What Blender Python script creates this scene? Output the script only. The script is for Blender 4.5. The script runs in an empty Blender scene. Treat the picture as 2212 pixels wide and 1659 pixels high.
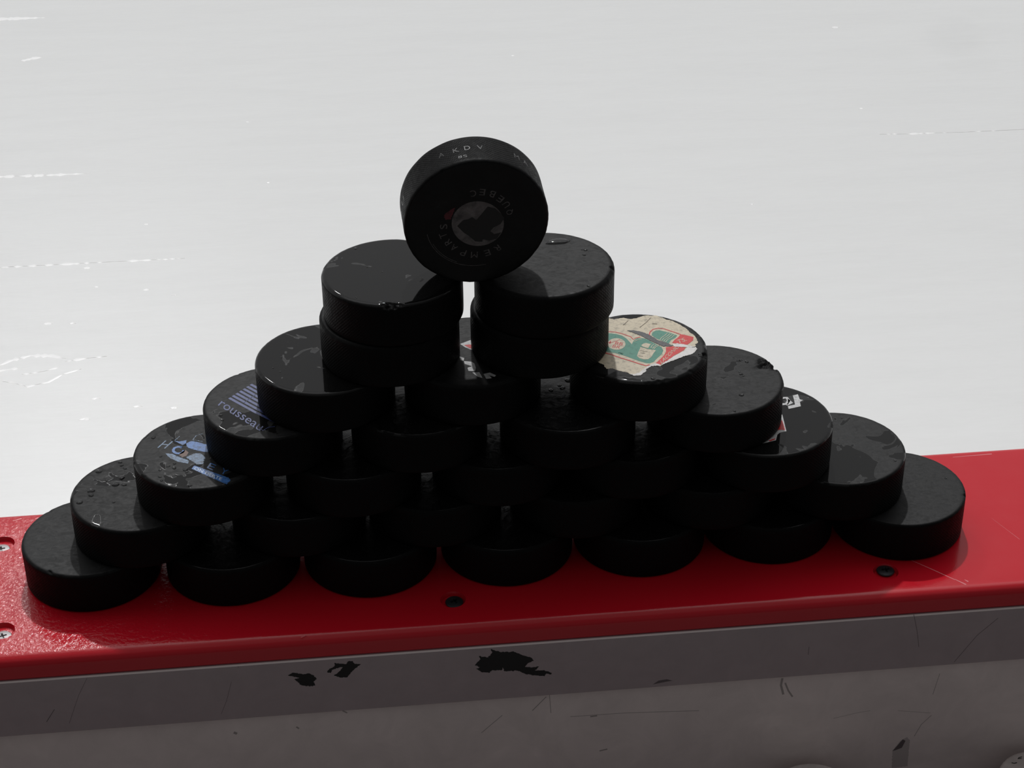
import bpy, bmesh, math, random
from mathutils import Vector, Matrix
from mathutils.geometry import tessellate_polygon
from mathutils import noise as mnoise

MM = 0.001
WF, WB, WH, SUN1, SUN2, ICE = 0.49, 0.09, 2.35, 1.42, 0.12, 0.82   # hall light beyond the ice, behind the bench, key lamp, far lamp, ice whiteness
sc = bpy.context.scene
COL = sc.collection

# ------------------------------------------------------------------ camera
cam_data = bpy.data.cameras.new('camera')
cam_data.sensor_fit = 'HORIZONTAL'
cam_data.sensor_width = 36.0
cam_data.lens = 4259.964 * 36.0 / 2212.0
cam_data.clip_start = 0.05
cam_data.clip_end = 200
cam = bpy.data.objects.new('camera', cam_data)
COL.objects.link(cam)
cam.rotation_mode = 'XYZ'
cam.location = (-0.066080, -0.925173, 0.689723)
cam.rotation_euler = (1.010547, 0.009410, -0.089975)
sc.camera = cam

# ------------------------------------------------------------------ view
sc.view_settings.view_transform = 'Standard'
sc.view_settings.look = 'None'
sc.view_settings.exposure = 0.0
sc.view_settings.gamma = 1.0
sc.view_settings.use_curve_mapping = False
sc.cycles.use_denoising = True
sc.cycles.max_bounces = 8

# ------------------------------------------------------------------ arena light
# the hall beyond the ice (+Y) is bright, the stands behind the camera (-Y) are dim
world = bpy.data.worlds.new('arena_hall')
sc.world = world
world.use_nodes = True
wn, wl = world.node_tree.nodes, world.node_tree.links
wn.clear()
w_out = wn.new('ShaderNodeOutputWorld')
w_bg = wn.new('ShaderNodeBackground')
w_tc = wn.new('ShaderNodeTexCoord')
w_sep = wn.new('ShaderNodeSeparateXYZ')
wl.new(w_tc.outputs['Generated'], w_sep.inputs[0])
w_ry = wn.new('ShaderNodeValToRGB')          # along Y: stands -> ice side
w_my = wn.new('ShaderNodeMapRange')
w_my.inputs[1].default_value = -1; w_my.inputs[2].default_value = 1
wl.new(w_sep.outputs[1], w_my.inputs[0]); wl.new(w_my.outputs[0], w_ry.inputs[0])
e = w_ry.color_ramp.elements
e[0].position = 0.0; e[0].color = (WB, WB, WB, 1)
e[1].position = 1.0; e[1].color = (WF, WF, WF * 1.01, 1)
m_ = w_ry.color_ramp.elements.new(0.48); m_.color = (WB, WB, WB, 1)
m_ = w_ry.color_ramp.elements.new(0.64); m_.color = (WF, WF, WF * 1.01, 1)
w_rz = wn.new('ShaderNodeValToRGB')          # along Z: dark floor below the bench side
w_mz = wn.new('ShaderNodeMapRange')
w_mz.inputs[1].default_value = -1; w_mz.inputs[2].default_value = 1
wl.new(w_sep.outputs[2], w_mz.inputs[0]); wl.new(w_mz.outputs[0], w_rz.inputs[0])
e = w_rz.color_ramp.elements
e[0].position = 0.42; e[0].color = (0.02, 0.02, 0.02, 1)
e[1].position = 0.49; e[1].color = (1, 1, 1, 1)
m_ = w_rz.color_ramp.elements.new(0.84); m_.color = (1, 1, 1, 1)
m_ = w_rz.color_ramp.elements.new(0.90); m_.color = (WH, WH, WH, 1)
m_ = w_rz.color_ramp.elements.new(1.0); m_.color = (WH, WH, WH, 1)
w_mul = wn.new('ShaderNodeMix'); w_mul.data_type = 'RGBA'; w_mul.blend_type = 'MULTIPLY'
w_mul.inputs[0].default_value = 1
wl.new(w_ry.outputs[0], w_mul.inputs[6]); wl.new(w_rz.outputs[0], w_mul.inputs[7])
wl.new(w_mul.outputs[2], w_bg.inputs[0])
w_bg.inputs[1].default_value = 1.0
wl.new(w_bg.outputs[0], w_out.inputs[0])


def sun(name, travel, strength, angle, color=(1, 1, 1)):
    d = bpy.data.lights.new(name, 'SUN')
    d.energy = strength; d.angle = math.radians(angle); d.color = color
    o = bpy.data.objects.new(name, d)
    COL.objects.link(o)
    o.rotation_euler = Vector(travel).to_track_quat('-Z', 'Y').to_euler()
    o.location = -Vector(travel) * 0.2
    return o


# high hall lamp beyond the boards: casts the pile's shadow straight back to the bench side
sun('arena_lamp', (-1.2, -19.5, -25.4), SUN1, 1.6)
sun('arena_lamp_far', (4.0, -22.0, -17.0), SUN2, 2.0)

# measured layout: centres (mm) of each puck by (row, place), print outlines (mm) on each face, drops, rim bites
POS={(1,0): [-229.84,-5.66],(1,1): [-150.34,-8.58],(1,2): [-71.76,-8.96],(1,3): [7.12,-6.67],(1,4): [84.56,-6.06],(1,5): [161.1,-1.8],(1,6): [237.5,-6.2],(2,0): [-199.89,-2.11],(2,1): [-111.31,-1.0],(2,2): [-33.3,-0.01],(2,3): [48.01,-0.01],(2,4): [124.7,0.5],(2,5): [201.45,1.39],(3,0): [-162.09,-1.59],(3,1): [-78.63,-1.98],(3,2): [3.73,-0.0],(3,3): [79.8,-1],(3,4): [156.05,-2.43],(4,0): [-121.59,5.13],(4,1): [-40.47,0.29],(4,2): [42.48,-5.18],(4,3): [127.23,2.6],(5,0): [-90.97,6.8],(5,1): [-9.75,5.71],(5,2): [82.53,0.14],(6,0): [-54.14,9.03],(6,1): [28.26,8.91],(7,0): [-51.56,8.93],(7,1): [30.76,8.31]}
DEC={'sticker': [('p','cream',0,[(-12.39,32.63),(-9.49,31.09),(-7.22,31.77),(-4.34,32.39),(-0.27,30.41),(2.92,31.0),(5.64,32.56),(9.54,33.69),(11.91,32.82),(14.15,33.2),(17.19,30.71),(19.52,27.69),(21.87,26.83),(23.72,24.79),(26.28,21.46),(28.72,17.56),(30.05,14.4),(30.56,11.94),(32.28,9.35),(32.98,6.29),(33.29,2.7),(33.04,0.36),(31.49,-0.66),(31.0,-3.54),(31.65,-5.96),(29.73,-9.25),(27.56,-11.34),(23.72,-12.67),(19.06,-15.35),(13.8,-18.23),(9.52,-20.63),(8.43,-21.94),(6.75,-21.19),(3.72,-21.44),(0.43,-24.49),(0.1,-26.71),(-1.38,-27.68),(-3.21,-30.01),(-6.83,-30.47),(-8.85,-28.02),(-10.08,-26.2),(-12.31,-25.12),(-15.34,-23.39),(-17.43,-21.19),(-20.73,-21.41),(-21.65,-19.33),(-21.65,-17.05),(-23.2,-15.18),(-24.83,-13.86),(-23.43,-12.29),(-21.51,-9.04),(-24.71,-5.81),(-25.05,5.93),(-21.38,20.47),(-18.41,29.28),(-14.88,32.58)]),('p','green',1,[(-24.31,11.78),(-20.89,14.7),(-17.67,15.86),(-14.57,16.13),(-10.76,14.83),(-7.68,12.7),(-5.68,9.51),(-4.19,4.9),(-3.58,2.77),(-1.76,7.01),(0.34,8.87),(2.94,8.89),(5.63,7.41),(10.15,1.02),(12.29,-1.85),(12.75,-5.7),(11.24,-9.61),(8.63,-12.8),(5.58,-17.07),(3.3,-18.26),(1.28,-17.76),(-2.23,-15.1),(-8.9,-9.22),(-13.56,-5.83),(-18.91,-2.93),(-22.79,-0.19)]),('p','green',1,[(8.85,11.54),(9.7,14.15),(11.53,16.06),(14.05,16.4),(16.84,14.6),(19.89,12.47),(22.98,9.74),(21.85,7.48),(18.67,4.84),(16.92,1.48),(15.0,2.86),(11.13,7.42),(9.64,9.67)]),('p','cream',2,[(-6.99,3.42),(-7.25,2.23),(-7.69,1.11),(-8.29,0.1),(-9.03,-0.76),(-9.89,-1.44),(-10.81,-1.92),(-11.79,-2.17),(-12.76,-2.18),(-13.71,-1.97),(-14.58,-1.52),(-15.36,-0.86),(-16.0,-0.02),(-16.49,0.97),(-16.81,2.08),(-16.94,3.26),(-16.88,4.47),(-16.62,5.67),(-16.19,6.8),(-15.59,7.82),(-14.85,8.69),(-13.99,9.39),(-13.06,9.87),(-12.08,10.12),(-11.09,10.14),(-10.14,9.92),(-9.25,9.46),(-8.47,8.8),(-7.83,7.95),(-7.34,6.94),(-7.03,5.83),(-6.91,4.64)]),('t','red',3,'BB',[-13.02,3.77,3.97,-2.07,1.16,2.95]),('t','red',3,'BR',[-14.87,0.61,3.96,-2.06,1.12,2.71]),('p','red',3,[(-16.23,6.46),(-14.5,5.68),(-14.74,5.14),(-16.47,5.92)]),('p','red',3,[(-14.51,7.42),(-15.39,4.27),(-15.97,4.43),(-15.09,7.58)]),('p','red',3,[(-14.71,5.56),(-12.22,7.08),(-9.44,8.45),(-9.28,8.13),(-12.06,6.78),(-14.53,5.26)]),('p','red',2,[(-17.45,17.91),(-14.33,18.0),(-10.67,17.18),(-6.67,14.63),(-4.48,12.59),(-2.78,11.15),(-1.84,8.16),(-0.35,9.46),(2.28,10.52),(2.48,10.0),(-0.09,8.98),(-2.14,7.7),(-3.26,10.87),(-4.84,12.17),(-6.99,14.19),(-10.89,16.68),(-14.39,17.46),(-17.43,17.37)]),('p','red',2,[(-21.43,-2.92),(-19.67,-4.27),(-15.9,-6.71),(-11.31,-10.67),(-6.43,-14.34),(-2.41,-17.62),(1.0,-20.1),(2.96,-19.42),(3.18,-20.14),(0.76,-20.82),(-2.87,-18.22),(-6.89,-14.94),(-11.79,-11.25),(-16.36,-7.31),(-20.09,-4.89),(-21.89,-3.52)]),('p','red',2,[(14.63,-2.4),(18.53,-1.75),(25.63,-3.86),(24.16,-6.33),(19.94,-9.95),(17.88,-11.47),(14.2,-15.69),(8.69,-20.26),(6.54,-18.61),(9.17,-15.16),(12.25,-10.88),(14.06,-7.01)]),('p','red',2,[(24.94,10.43),(26.29,10.29),(31.73,7.02),(30.98,3.53),(27.6,-0.24),(26.21,-1.27),(22.86,0.55),(18.81,1.87),(20.48,4.65),(23.05,7.35)]),('t','cream',3,'LACONIC',[9.61,-19.67,12.15,16.05,-0.28,3.57]),('t','cream',3,'TS.',[22.11,0.63,5.48,2.67,-0.37,3.71]),('p','red',2,[(7.26,11.76),(8.16,15.02),(10.38,17.93),(13.8,18.96),(17.42,17.52),(21.52,14.05),(25.3,10.82),(24.92,10.36),(21.14,13.59),(17.1,17.02),(13.76,18.36),(10.72,17.43),(8.7,14.76),(7.84,11.6)]),('p','cream',2,[(0.81,-0.46),(4.07,-3.03),(8.78,-4.99),(6.96,-8.0),(5.17,-11.86),(3.05,-13.94),(0.64,-13.97),(-1.52,-12.31),(-2.52,-9.89),(-1.2,-5.97),(0.2,-2.62)]),('p','cream',2,[(1.43,1.06),(2.79,2.68),(4.4,3.28),(6.65,1.98),(4.95,-2.25),(2.56,-1.0)]),('p','green',3,[(0.98,0.07),(4.21,-2.6),(7.06,-3.47),(6.96,-3.81),(4.03,-2.9),(0.76,-0.19)]),('p','cream',3,[(7.44,2.07),(6.34,0.75),(5.45,-1.19),(5.09,-1.03),(6.0,0.95),(7.14,2.33)]),('p','cream',3,[(8.85,1.34),(7.41,-0.25),(6.47,-2.47),(6.11,-2.31),(7.07,-0.03),(8.55,1.6)]),('p','cream',3,[(10.07,0.43),(8.46,-1.26),(7.24,-3.33),(6.9,-3.13),(8.14,-1.02),(9.79,0.71)]),('p','cream',3,[(11.33,-0.44),(9.29,-1.66),(7.93,-3.83),(7.59,-3.61),(9.01,-1.38),(11.13,-0.1)]),('p','cream',3,[(18.24,12.67),(15.93,9.79),(13.97,7.93),(12.68,5.41),(12.36,5.57),(13.69,8.13),(15.67,10.03),(17.96,12.89)]),('p','cream',3,[(19.47,11.73),(17.16,8.85),(15.06,7.0),(13.69,4.51),(13.39,4.67),(14.78,7.22),(16.9,9.09),(19.19,11.95)]),('p','cream',3,[(20.56,10.89),(18.26,8.02),(16.02,6.18),(14.6,3.69),(14.3,3.87),(15.76,6.4),(18.0,8.26),(20.28,11.11)]),('p','cream',3,[(21.66,10.06),(19.34,7.19),(17.0,5.36),(15.51,2.88),(15.21,3.06),(16.74,5.6),(19.1,7.43),(21.38,10.28)]),('p','cream',3,[(-2.09,5.52),(-0.02,6.98),(2.7,7.77),(2.8,7.43),(0.12,6.66),(-1.89,5.24)]),('p','scab',4,[(-3.92,17.71),(-0.22,17.74),(2.62,16.11),(5.38,14.01),(7.75,11.36),(9.5,8.79),(11.46,5.61),(14.2,3.54),(16.83,0.9),(18.94,-1.09),(17.61,-1.83),(13.43,-1.39),(11.35,0.89),(9.52,2.85),(7.17,5.47),(4.39,9.33),(2.06,12.27),(-1.18,15.31)]),('p','torn',4,[(18.58,0.42),(21.71,0.97),(25.66,-0.92),(30.98,-3.66),(30.56,-4.38),(25.23,-3.52),(19.36,-2.31)]),('p','torn',4,[(26.22,-3.98),(30.98,-3.66),(31.65,-5.96),(29.73,-9.25),(27.56,-11.34),(23.72,-12.67),(19.06,-15.35),(13.8,-18.23),(9.52,-20.63),(10.71,-18.76),(17.74,-12.33),(23.97,-7.48)]),('p','torn',4,[(4.02,-19.48),(6.54,-18.61),(8.69,-20.26),(8.43,-21.94),(6.75,-21.19),(3.72,-21.44),(0.43,-24.49),(0.1,-26.71),(-1.38,-27.68),(-3.21,-30.01),(-6.83,-30.47),(-8.85,-28.02),(-6.85,-28.51),(-3.72,-27.44),(-1.56,-24.85),(1.29,-21.75)]),('p','grime',4,[(11.36,30.67),(8.13,25.79),(3.64,20.48),(3.5,20.6),(7.99,25.89),(11.2,30.77)]),('p','grime',4,[(-2.03,28.41),(-4.71,24.71),(-5.41,24.16),(-5.53,24.3),(-4.85,24.83),(-2.17,28.51)]),('p','grime',4,[(11.16,23.77),(13.88,23.36),(13.86,23.18),(11.14,23.59)]),('p','grime',4,[(-0.01,-4.27),(2.19,-5.66),(3.96,-5.72),(3.96,-5.92),(2.13,-5.84),(-0.11,-4.43)]),('p','grime',4,[(-0.05,-6.58),(2.2,-7.69),(2.12,-7.87),(-0.13,-6.76)]),('p','grime',4,[(-1.45,-9.91),(0.84,-10.73),(0.78,-10.91),(-1.51,-10.09)])],'hatch': [('p','blue2',0,[(-22.93,6.54),(-8.72,-9.15),(3.31,-20.96),(2.11,-22.18),(-9.96,-10.33),(-24.19,5.4)]),('p','blue2',0,[(-21.01,8.69),(-6.79,-7.05),(5.25,-18.9),(4.05,-20.12),(-8.03,-8.23),(-22.27,7.55)]),('p','blue2',0,[(-19.07,10.86),(-4.86,-4.95),(7.19,-16.83),(5.99,-18.05),(-6.1,-6.11),(-20.33,9.72)]),('p','blue2',0,[(-17.13,13.03),(-2.91,-2.83),(9.14,-14.76),(7.94,-15.96),(-4.15,-3.99),(-18.39,11.89)]),('p','blue2',0,[(-15.18,15.2),(-0.96,-0.71),(11.09,-12.67),(9.89,-13.87),(-2.2,-1.87),(-16.44,14.06)]),('p','blue2',0,[(-13.23,17.39),(1.0,1.42),(13.06,-10.58),(11.86,-11.78),(-0.24,0.26),(-14.49,16.25)]),('p','blue2',0,[(-11.26,19.57),(2.96,3.56),(15.03,-8.48),(13.83,-9.68),(1.72,2.4),(-12.54,18.45)]),('p','blue2',0,[(-8.91,7.85),(-15.21,-0.19),(-15.41,-0.03),(-9.11,8.01)]),('t','blue2',0,'rousseau',[-29.65,-1.01,23.55,-28.46,2.06,4.27]),('p','blue2',0,[(-5.9,-25.58),(-4.4,-29.12),(-1.63,-26.12),(2.06,-25.65),(2.1,-26.05),(-1.45,-26.48),(-4.46,-29.52),(-6.26,-25.74)])],'banner': [('p','blue',0,[(-4.85,-17.67),(-3.39,-14.8),(15.84,-28.71),(16.91,-31.23),(14.9,-34.77),(12.34,-32.75),(3.91,-25.46)]),('t','pale',1,'ON FIERTE',[-3.57,-18.69,15.26,-12.24,0.7,2.53]),('t','blue',0,'E',[3.37,-17.71,3.54,-2.81,1.87,4.72]),('t','blue',0,'Y',[10.66,-23.34,3.5,-2.78,1.66,4.7]),('t','paleblue',0,'H',[-24.95,5.12,4.48,-1.31,4.01,6.77]),('p','blue',0,[(-15.76,10.92),(-12.45,10.15),(-9.0,11.07),(-9.09,8.11),(-10.85,6.18)]),('p','blue',0,[(-9.07,7.68),(-6.38,9.94),(-3.06,8.75),(0.77,6.23),(3.61,5.09),(5.77,-2.69),(1.57,-1.84),(-3.15,0.33),(-7.44,2.87),(-8.36,4.65)]),('p','blue',0,[(-9.25,0.95),(-9.45,-0.55),(-10.28,-1.9),(-11.62,-2.7),(-13.17,-2.75),(-14.63,-2.1),(-15.78,-0.89),(-16.47,0.66),(-16.59,2.33),(-16.11,3.88),(-15.05,5.04),(-13.56,5.53),(-12.01,5.26),(-10.77,4.42),(-11.69,3.1),(-12.63,3.78),(-13.46,3.93),(-14.17,3.7),(-14.71,3.1),(-14.99,2.17),(-14.91,1.06),(-14.44,-0.01),(-13.69,-0.8),(-12.85,-1.19),(-12.06,-1.16),(-11.42,-0.78),(-10.97,-0.03),(-10.83,1.15)]),('p','paleblue',0,[(-20.2,-0.82),(-16.45,-1.88),(-11.62,-5.87),(-6.6,-9.7),(-7.16,-12.52),(-12.31,-10.34),(-17.13,-6.13)]),('p','paleblue',0,[(-8.38,-6.21),(-4.39,-2.89),(-0.7,-2.85),(2.26,-7.32),(1.15,-13.8),(-2.05,-13.87)]),('p','rust',0,[(-12.7,-2.85),(-9.22,1.38),(-7.24,-1.34),(-8.23,-4.56),(-10.7,-5.97)]),('p','paleblue',0,[(-15.93,11.02),(-13.14,15.87),(-13.38,13.63),(-13.76,13.73),(-12.82,15.63),(-15.59,10.82)]),('p','paleblue',0,[(-5.69,11.21),(-3.96,15.36),(-0.22,16.92),(-0.06,16.54),(-3.68,15.08),(-5.31,11.05)]),('p','paleblue',0,[(-5.9,11.37),(0.27,9.02),(0.13,8.64),(-6.04,10.99)])],'fo': [('p','white',0,[(20.5,22.34),(23.7,23.38),(23.57,18.0),(25.27,16.88),(23.09,15.22),(22.65,10.56),(15.12,8.55),(15.3,11.54),(19.68,12.65),(20.18,17.1)]),('p','white',0,[(11.76,19.67),(13.56,21.33),(17.18,21.16),(17.98,17.22),(15.71,13.15),(12.01,12.77),(11.89,14.77),(14.53,14.77),(16.02,17.64),(15.8,19.72),(14.24,19.45),(13.16,18.25)]),('p','white',0,[(16.87,19.55),(18.62,15.69),(18.96,14.6),(15.64,12.34),(14.52,12.46),(16.28,15.41)]),('p','white',0,[(10.29,3.07),(9.06,-14.05),(5.42,-14.97),(3.34,-16.95),(1.37,-22.49),(-3.36,-23.97),(-6.56,-24.82),(-3.05,-7.25),(7.77,1.79)]),('p','red',1,[(9.04,-2.94),(8.61,-13.0),(5.33,-12.16),(2.31,-13.85),(4.33,-3.97)]),('p','red',1,[(-2.77,-22.46),(1.39,-20.52),(1.04,-21.67),(-2.12,-23.31)])],'worn': [('p','white',0,[(-5.9,7.69),(-0.01,11.25),(3.05,10.54),(2.21,-0.7),(-0.36,1.08),(-3.27,3.64)]),('p','red',1,[(-3.86,6.34),(-0.55,6.52),(1.5,5.39),(1.23,1.66),(-0.84,2.48)]),('p','white',0,[(-5.04,-10.69),(-0.92,-11.86),(0.47,-13.84),(0.9,-18.27),(0.26,-21.83),(-3.3,-21.09),(-3.63,-17.79),(-0.88,-16.62),(-4.86,-13.64)]),('p','white',0,[(-1.35,-23.11),(2.44,-23.14),(3.69,-29.03),(1.33,-27.71)]),('p','white',0,[(-7.19,-5.66),(-4.62,-7.41),(-5.21,-10.3),(-6.89,-9.76)]),('p','white',0,[(4.55,-25.17),(8.05,-24.1),(11.2,-27.31),(10.33,-28.66),(7.44,-26.92),(8.71,-29.92),(5.66,-30.31)])],'face': [('p','dim',0,[(14.26,-1.22),(14.14,-3.03),(13.8,-4.79),(13.22,-6.48),(12.42,-8.05),(11.42,-9.5),(10.23,-10.78),(8.87,-11.88),(7.36,-12.77),(5.74,-13.45),(4.02,-13.89),(2.24,-14.1),(0.44,-14.06),(-1.37,-13.78),(-3.13,-13.27),(-4.84,-12.53),(-6.45,-11.58),(-7.94,-10.42),(-9.28,-9.1),(-10.44,-7.62),(-11.42,-6.01),(-12.19,-4.3),(-12.75,-2.53),(-13.07,-0.72),(-13.16,1.1),(-13.02,2.9),(-12.65,4.64),(-12.05,6.3),(-11.24,7.85),(-10.24,9.26),(-9.05,10.51),(-7.7,11.58),(-6.21,12.45),(-4.61,13.11),(-2.92,13.54),(-1.18,13.75),(0.6,13.72),(2.37,13.45),(4.12,12.96),(5.8,12.25),(7.4,11.32),(8.88,10.2),(10.23,8.91),(11.41,7.45),(12.4,5.87),(13.2,4.18),(13.78,2.42),(14.13,0.61)]),('p','ink',1,[(5.82,10.08),(9.76,8.51),(12.39,5.5),(14.51,2.2),(12.4,-1.38),(8.7,-3.26),(7.11,-5.33),(9.23,-7.4),(12.94,-6.46),(10.55,-10.36),(6.57,-11.29),(3.11,-10.04),(2.84,-11.6),(-0.87,-11.09),(-4.03,-7.53),(-7.17,-4.74),(-10.29,-0.71),(-7.1,2.77),(-4.46,3.17),(-2.35,4.24),(-0.26,2.2),(2.92,6.29)]),('p','dimred',0,[(-17.27,6.74),(-13.83,9.55),(-10.94,10.85),(-12.29,7.56),(-13.65,3.64),(-16.53,3.88)])],'faceletters': [('R','R',(10.82,-16.43)),('E','R',(5.48,-18.84)),('M','R',(-1.46,-19.52)),('P','R',(-7.31,-17.72)),('A','R',(-12.31,-14.1)),('R','R',(-15.44,-10.34)),('T','R',(-17.75,-6.03)),('S','R',(-17.39,-0.42)),('Q','Q',(17.4,5.7)),('U','Q',(15.54,10.51)),('E','Q',(12.38,14.16)),('B','Q',(8.19,17.58)),('E','Q',(2.98,19.11)),('C','Q',(-1.72,18.7))],'scuff': [('p','ink',0,[(-120.85,-23.74),(-118.14,-21.89),(-114.53,-22.91),(-112.36,-23.6),(-108.66,-23.48),(-106.55,-25.13),(-105.23,-27.67),(-106.82,-29.45),(-106.27,-32.41),(-109.24,-32.6),(-113.63,-31.69),(-115.68,-29.07),(-117.38,-26.97),(-114.74,-26.07),(-117.61,-24.82)]),('p','ink',0,[(-99.06,-23.45),(-97.82,-21.16),(-95.16,-19.98),(-94.65,-17.44),(-91.37,-18.14),(-88.45,-18.71),(-87.23,-16.62),(-84.67,-17.16),(-84.02,-18.85),(-80.36,-19.49),(-83.45,-22.07),(-85.81,-24.73),(-88.21,-28.07),(-91.93,-28.19),(-95.52,-26.2),(-92.41,-23.61),(-90.02,-20.48),(-93.75,-21.08),(-96.4,-22.26),(-97.26,-24.3)]),('p','ink',0,[(-17.31,-26.04),(-14.24,-22.47),(-14.95,-19.99),(-9.74,-21.45),(-7.44,-18.31),(-8.15,-15.84),(-2.96,-18.25),(4.52,-18.68),(9.75,-21.87),(14.25,-23.75),(15.74,-26.31),(12.72,-27.47),(10.82,-30.2),(14.97,-31.09),(18.74,-30.67),(16.47,-33.37),(21.76,-33.89),(25.93,-36.05),(25.55,-37.19),(22.9,-36.24),(21.76,-38.09),(15.7,-36.82),(11.17,-35.59),(6.66,-32.43),(-0.88,-32.47),(-1.59,-29.0),(-2.37,-31.55),(-7.63,-30.85),(-9.16,-32.65),(-13.66,-31.72),(-16.61,-29.01),(-14.35,-28.26)]),('p','scratch',0,[(231.47,-13.17),(234.56,-25.18),(236.87,-37.24),(236.65,-37.28),(234.34,-25.22),(231.25,-13.23)]),('p','scratch',0,[(281.13,-20.54),(270.37,-31.99),(258.95,-50.74),(258.73,-50.6),(270.17,-31.85),(280.95,-20.36)]),('p','scratch',0,[(-249.27,-35.58),(-254.67,-44.12),(-254.97,-43.94),(-249.57,-35.4)]),('p','scratch',0,[(-147.11,-14.64),(-147.19,-15.62),(-147.39,-15.6),(-147.31,-14.62)]),('p','scratch',0,[(-151.81,-25.12),(-155.46,-38.15),(-159.38,-47.93),(-159.52,-47.87),(-155.6,-38.11),(-151.95,-25.08)]),('p','scratch',0,[(-229.26,-15.26),(-235.2,-26.91),(-242.67,-46.3),(-242.81,-46.24),(-235.34,-26.85),(-229.4,-15.2)]),('p','scratch',0,[(172.69,-31.18),(172.56,-36.92),(172.32,-36.92),(172.45,-31.18)]),('p','scratch',0,[(83.74,-50.19),(86.85,-47.75),(91.62,-47.19),(94.86,-48.53),(91.67,-48.91),(86.38,-49.76)])],'smudge': [('p','smear',0,[(160.14,-56.0),(159.66,-61.03),(161.45,-68.09),(160.19,-68.41),(158.36,-61.17),(158.84,-55.88)]),('p','smear',0,[(161.82,-59.41),(164.1,-65.52),(166.84,-70.31),(165.98,-70.81),(163.2,-65.94),(160.88,-59.77)]),('p','smear',0,[(251.09,-93.31),(245.67,-99.94),(242.38,-108.64),(242.06,-108.52),(245.37,-99.76),(250.81,-93.09)]),('p','smear',0,[(191.9,-89.65),(205.44,-86.73),(213.64,-85.77),(213.66,-85.97),(205.48,-86.93),(191.94,-89.85)]),('p','smear',0,[(37.0,-72.51),(68.65,-72.89),(111.87,-75.48),(111.85,-75.82),(68.63,-73.23),(37.0,-72.85)]),('p','smear',0,[(48.48,-73.34),(52.5,-73.04),(52.58,-74.04),(48.56,-74.34)]),('p','smear',0,[(230.41,-87.46),(250.22,-91.24),(250.18,-91.44),(230.37,-87.66)]),('p','smear',0,[(252.68,-61.55),(250.22,-77.1),(249.92,-77.06),(252.38,-61.51)]),('p','smear',0,[(23.31,-56.5),(15.33,-66.1),(14.95,-65.78),(22.93,-56.18)]),('p','smear',0,[(25.14,-54.79),(25.95,-68.74),(25.61,-68.76),(24.8,-54.81)]),('p','smear',0,[(54.18,-100.27),(58.78,-99.32),(58.96,-100.2),(54.36,-101.15)]),('p','smear',0,[(-153.58,-64.44),(-151.87,-65.65),(-152.79,-66.95),(-154.5,-65.74)]),('p','smear',0,[(-14.41,-79.61),(-2.27,-67.54),(-1.99,-67.82),(-14.13,-79.89)]),('p','smear',0,[(-92.09,-54.83),(-89.59,-56.8),(-90.09,-57.42),(-92.59,-55.45)]),('p','smear',0,[(-118.58,-64.17),(-117.12,-65.7),(-117.84,-66.4),(-119.3,-64.87)]),('p','smear2',0,[(230.07,-119.02),(234.1,-111.39),(238.05,-108.88),(239.76,-111.97),(240.37,-132.3),(230.81,-132.78)]),('p','scratch',1,[(230.07,-119.02),(235.4,-110.43),(237.21,-111.71),(235.49,-117.02),(231.98,-118.49)])]}
DROPS={(2,0): [(-26.37,25.34,2.2),(-26.1,25.31,1.2),(-26.57,4.13,2.4),(-26.46,0.05,2.0),(-32.01,-6.56,2.2),(-13.32,32.95,1.6),(-11.36,28.01,1.4),(-9.25,24.5,1.2),(-13.29,9.14,2.6),(-8.55,8.19,1.6),(-10.39,15.29,2.2),(-13.17,-8.51,1.0),(-18.82,13.4,1.0)],(1,6): [(29.25,6.06,0.9)],(4,3): [(17.62,18.36,1.2),(20.74,16.5,1.4),(15.06,3.5,1.3),(14.49,6.06,0.8),(11.2,-18.16,1.7),(4.31,-34.09,0.9),(15.99,1.41,0.8)],(7,1): [(24.18,13.05,1.4),(22.78,7.85,1.3),(22.48,13.77,0.9),(20.99,-27.23,1.3)],(3,0): [(-22.52,-3.84,1.0),(-14.46,-11.53,1.2),(-17.87,-13.89,1.3),(-14.47,-16.05,1.4),(-21.98,-17.07,1.2),(-8.29,-18.49,1.6),(-7.41,-20.83,1.1),(-21.82,-23.8,1.1),(-20.6,-27.47,1.0),(-21.75,-29.12,0.9),(-27.83,15.81,1.7),(-5.0,-34.38,1.2),(-11.49,4.72,1.0),(5.47,-8.59,0.9)],(5,2): [(3.0,-36.34,1.4),(33.87,-12.12,1.3),(32.87,-13.49,1.0),(-10.44,-6.44,1.0),(-11.57,-5.33,0.8),(-4.3,24.79,0.8)],(7,0): [(-18.92,27.58,1.0),(-13.18,5.7,0.5),(-5.14,-0.37,0.5),(-19.69,-27.18,0.6)],(4,0): [(-27.61,-11.4,1.1),(-26.69,-16.17,1.2)],(5,0): [(-23.42,2.7,0.6),(-27.84,-8.06,0.6),(-24.03,-12.32,0.6)],(4,2): [(-3.41,9.81,1.4),(-8.83,5.49,1.6),(-2.13,7.23,1.8),(1.58,14.69,2.0)],(2,5): [(28.79,-16.73,1.0),(8.58,30.27,0.7)],(1,0): []}
NICKS={(1,0): [(133.8,2.2),(-120.6,2.2)],(4,0): [(122.1,2.0),(117.3,1.6)],(7,0): [(-97.6,3.0),(-92.7,2.2)],(4,3): [(20.6,5.0),(27.8,4.0)],(7,1): [(-12.1,2.2)],(5,2): [(-18.9,2.2),(-79.6,2.0),(77.5,1.6),(-49.2,2.0)],(1,6): [(-17.6,2.0)],(3,0): [(150.7,1.2),(-143.0,1.5)],(5,0): [(148.6,1.2)]}
STAND=[-7.15721, 0.98881, 215.90115, 0.10659, 0.04559]

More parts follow.
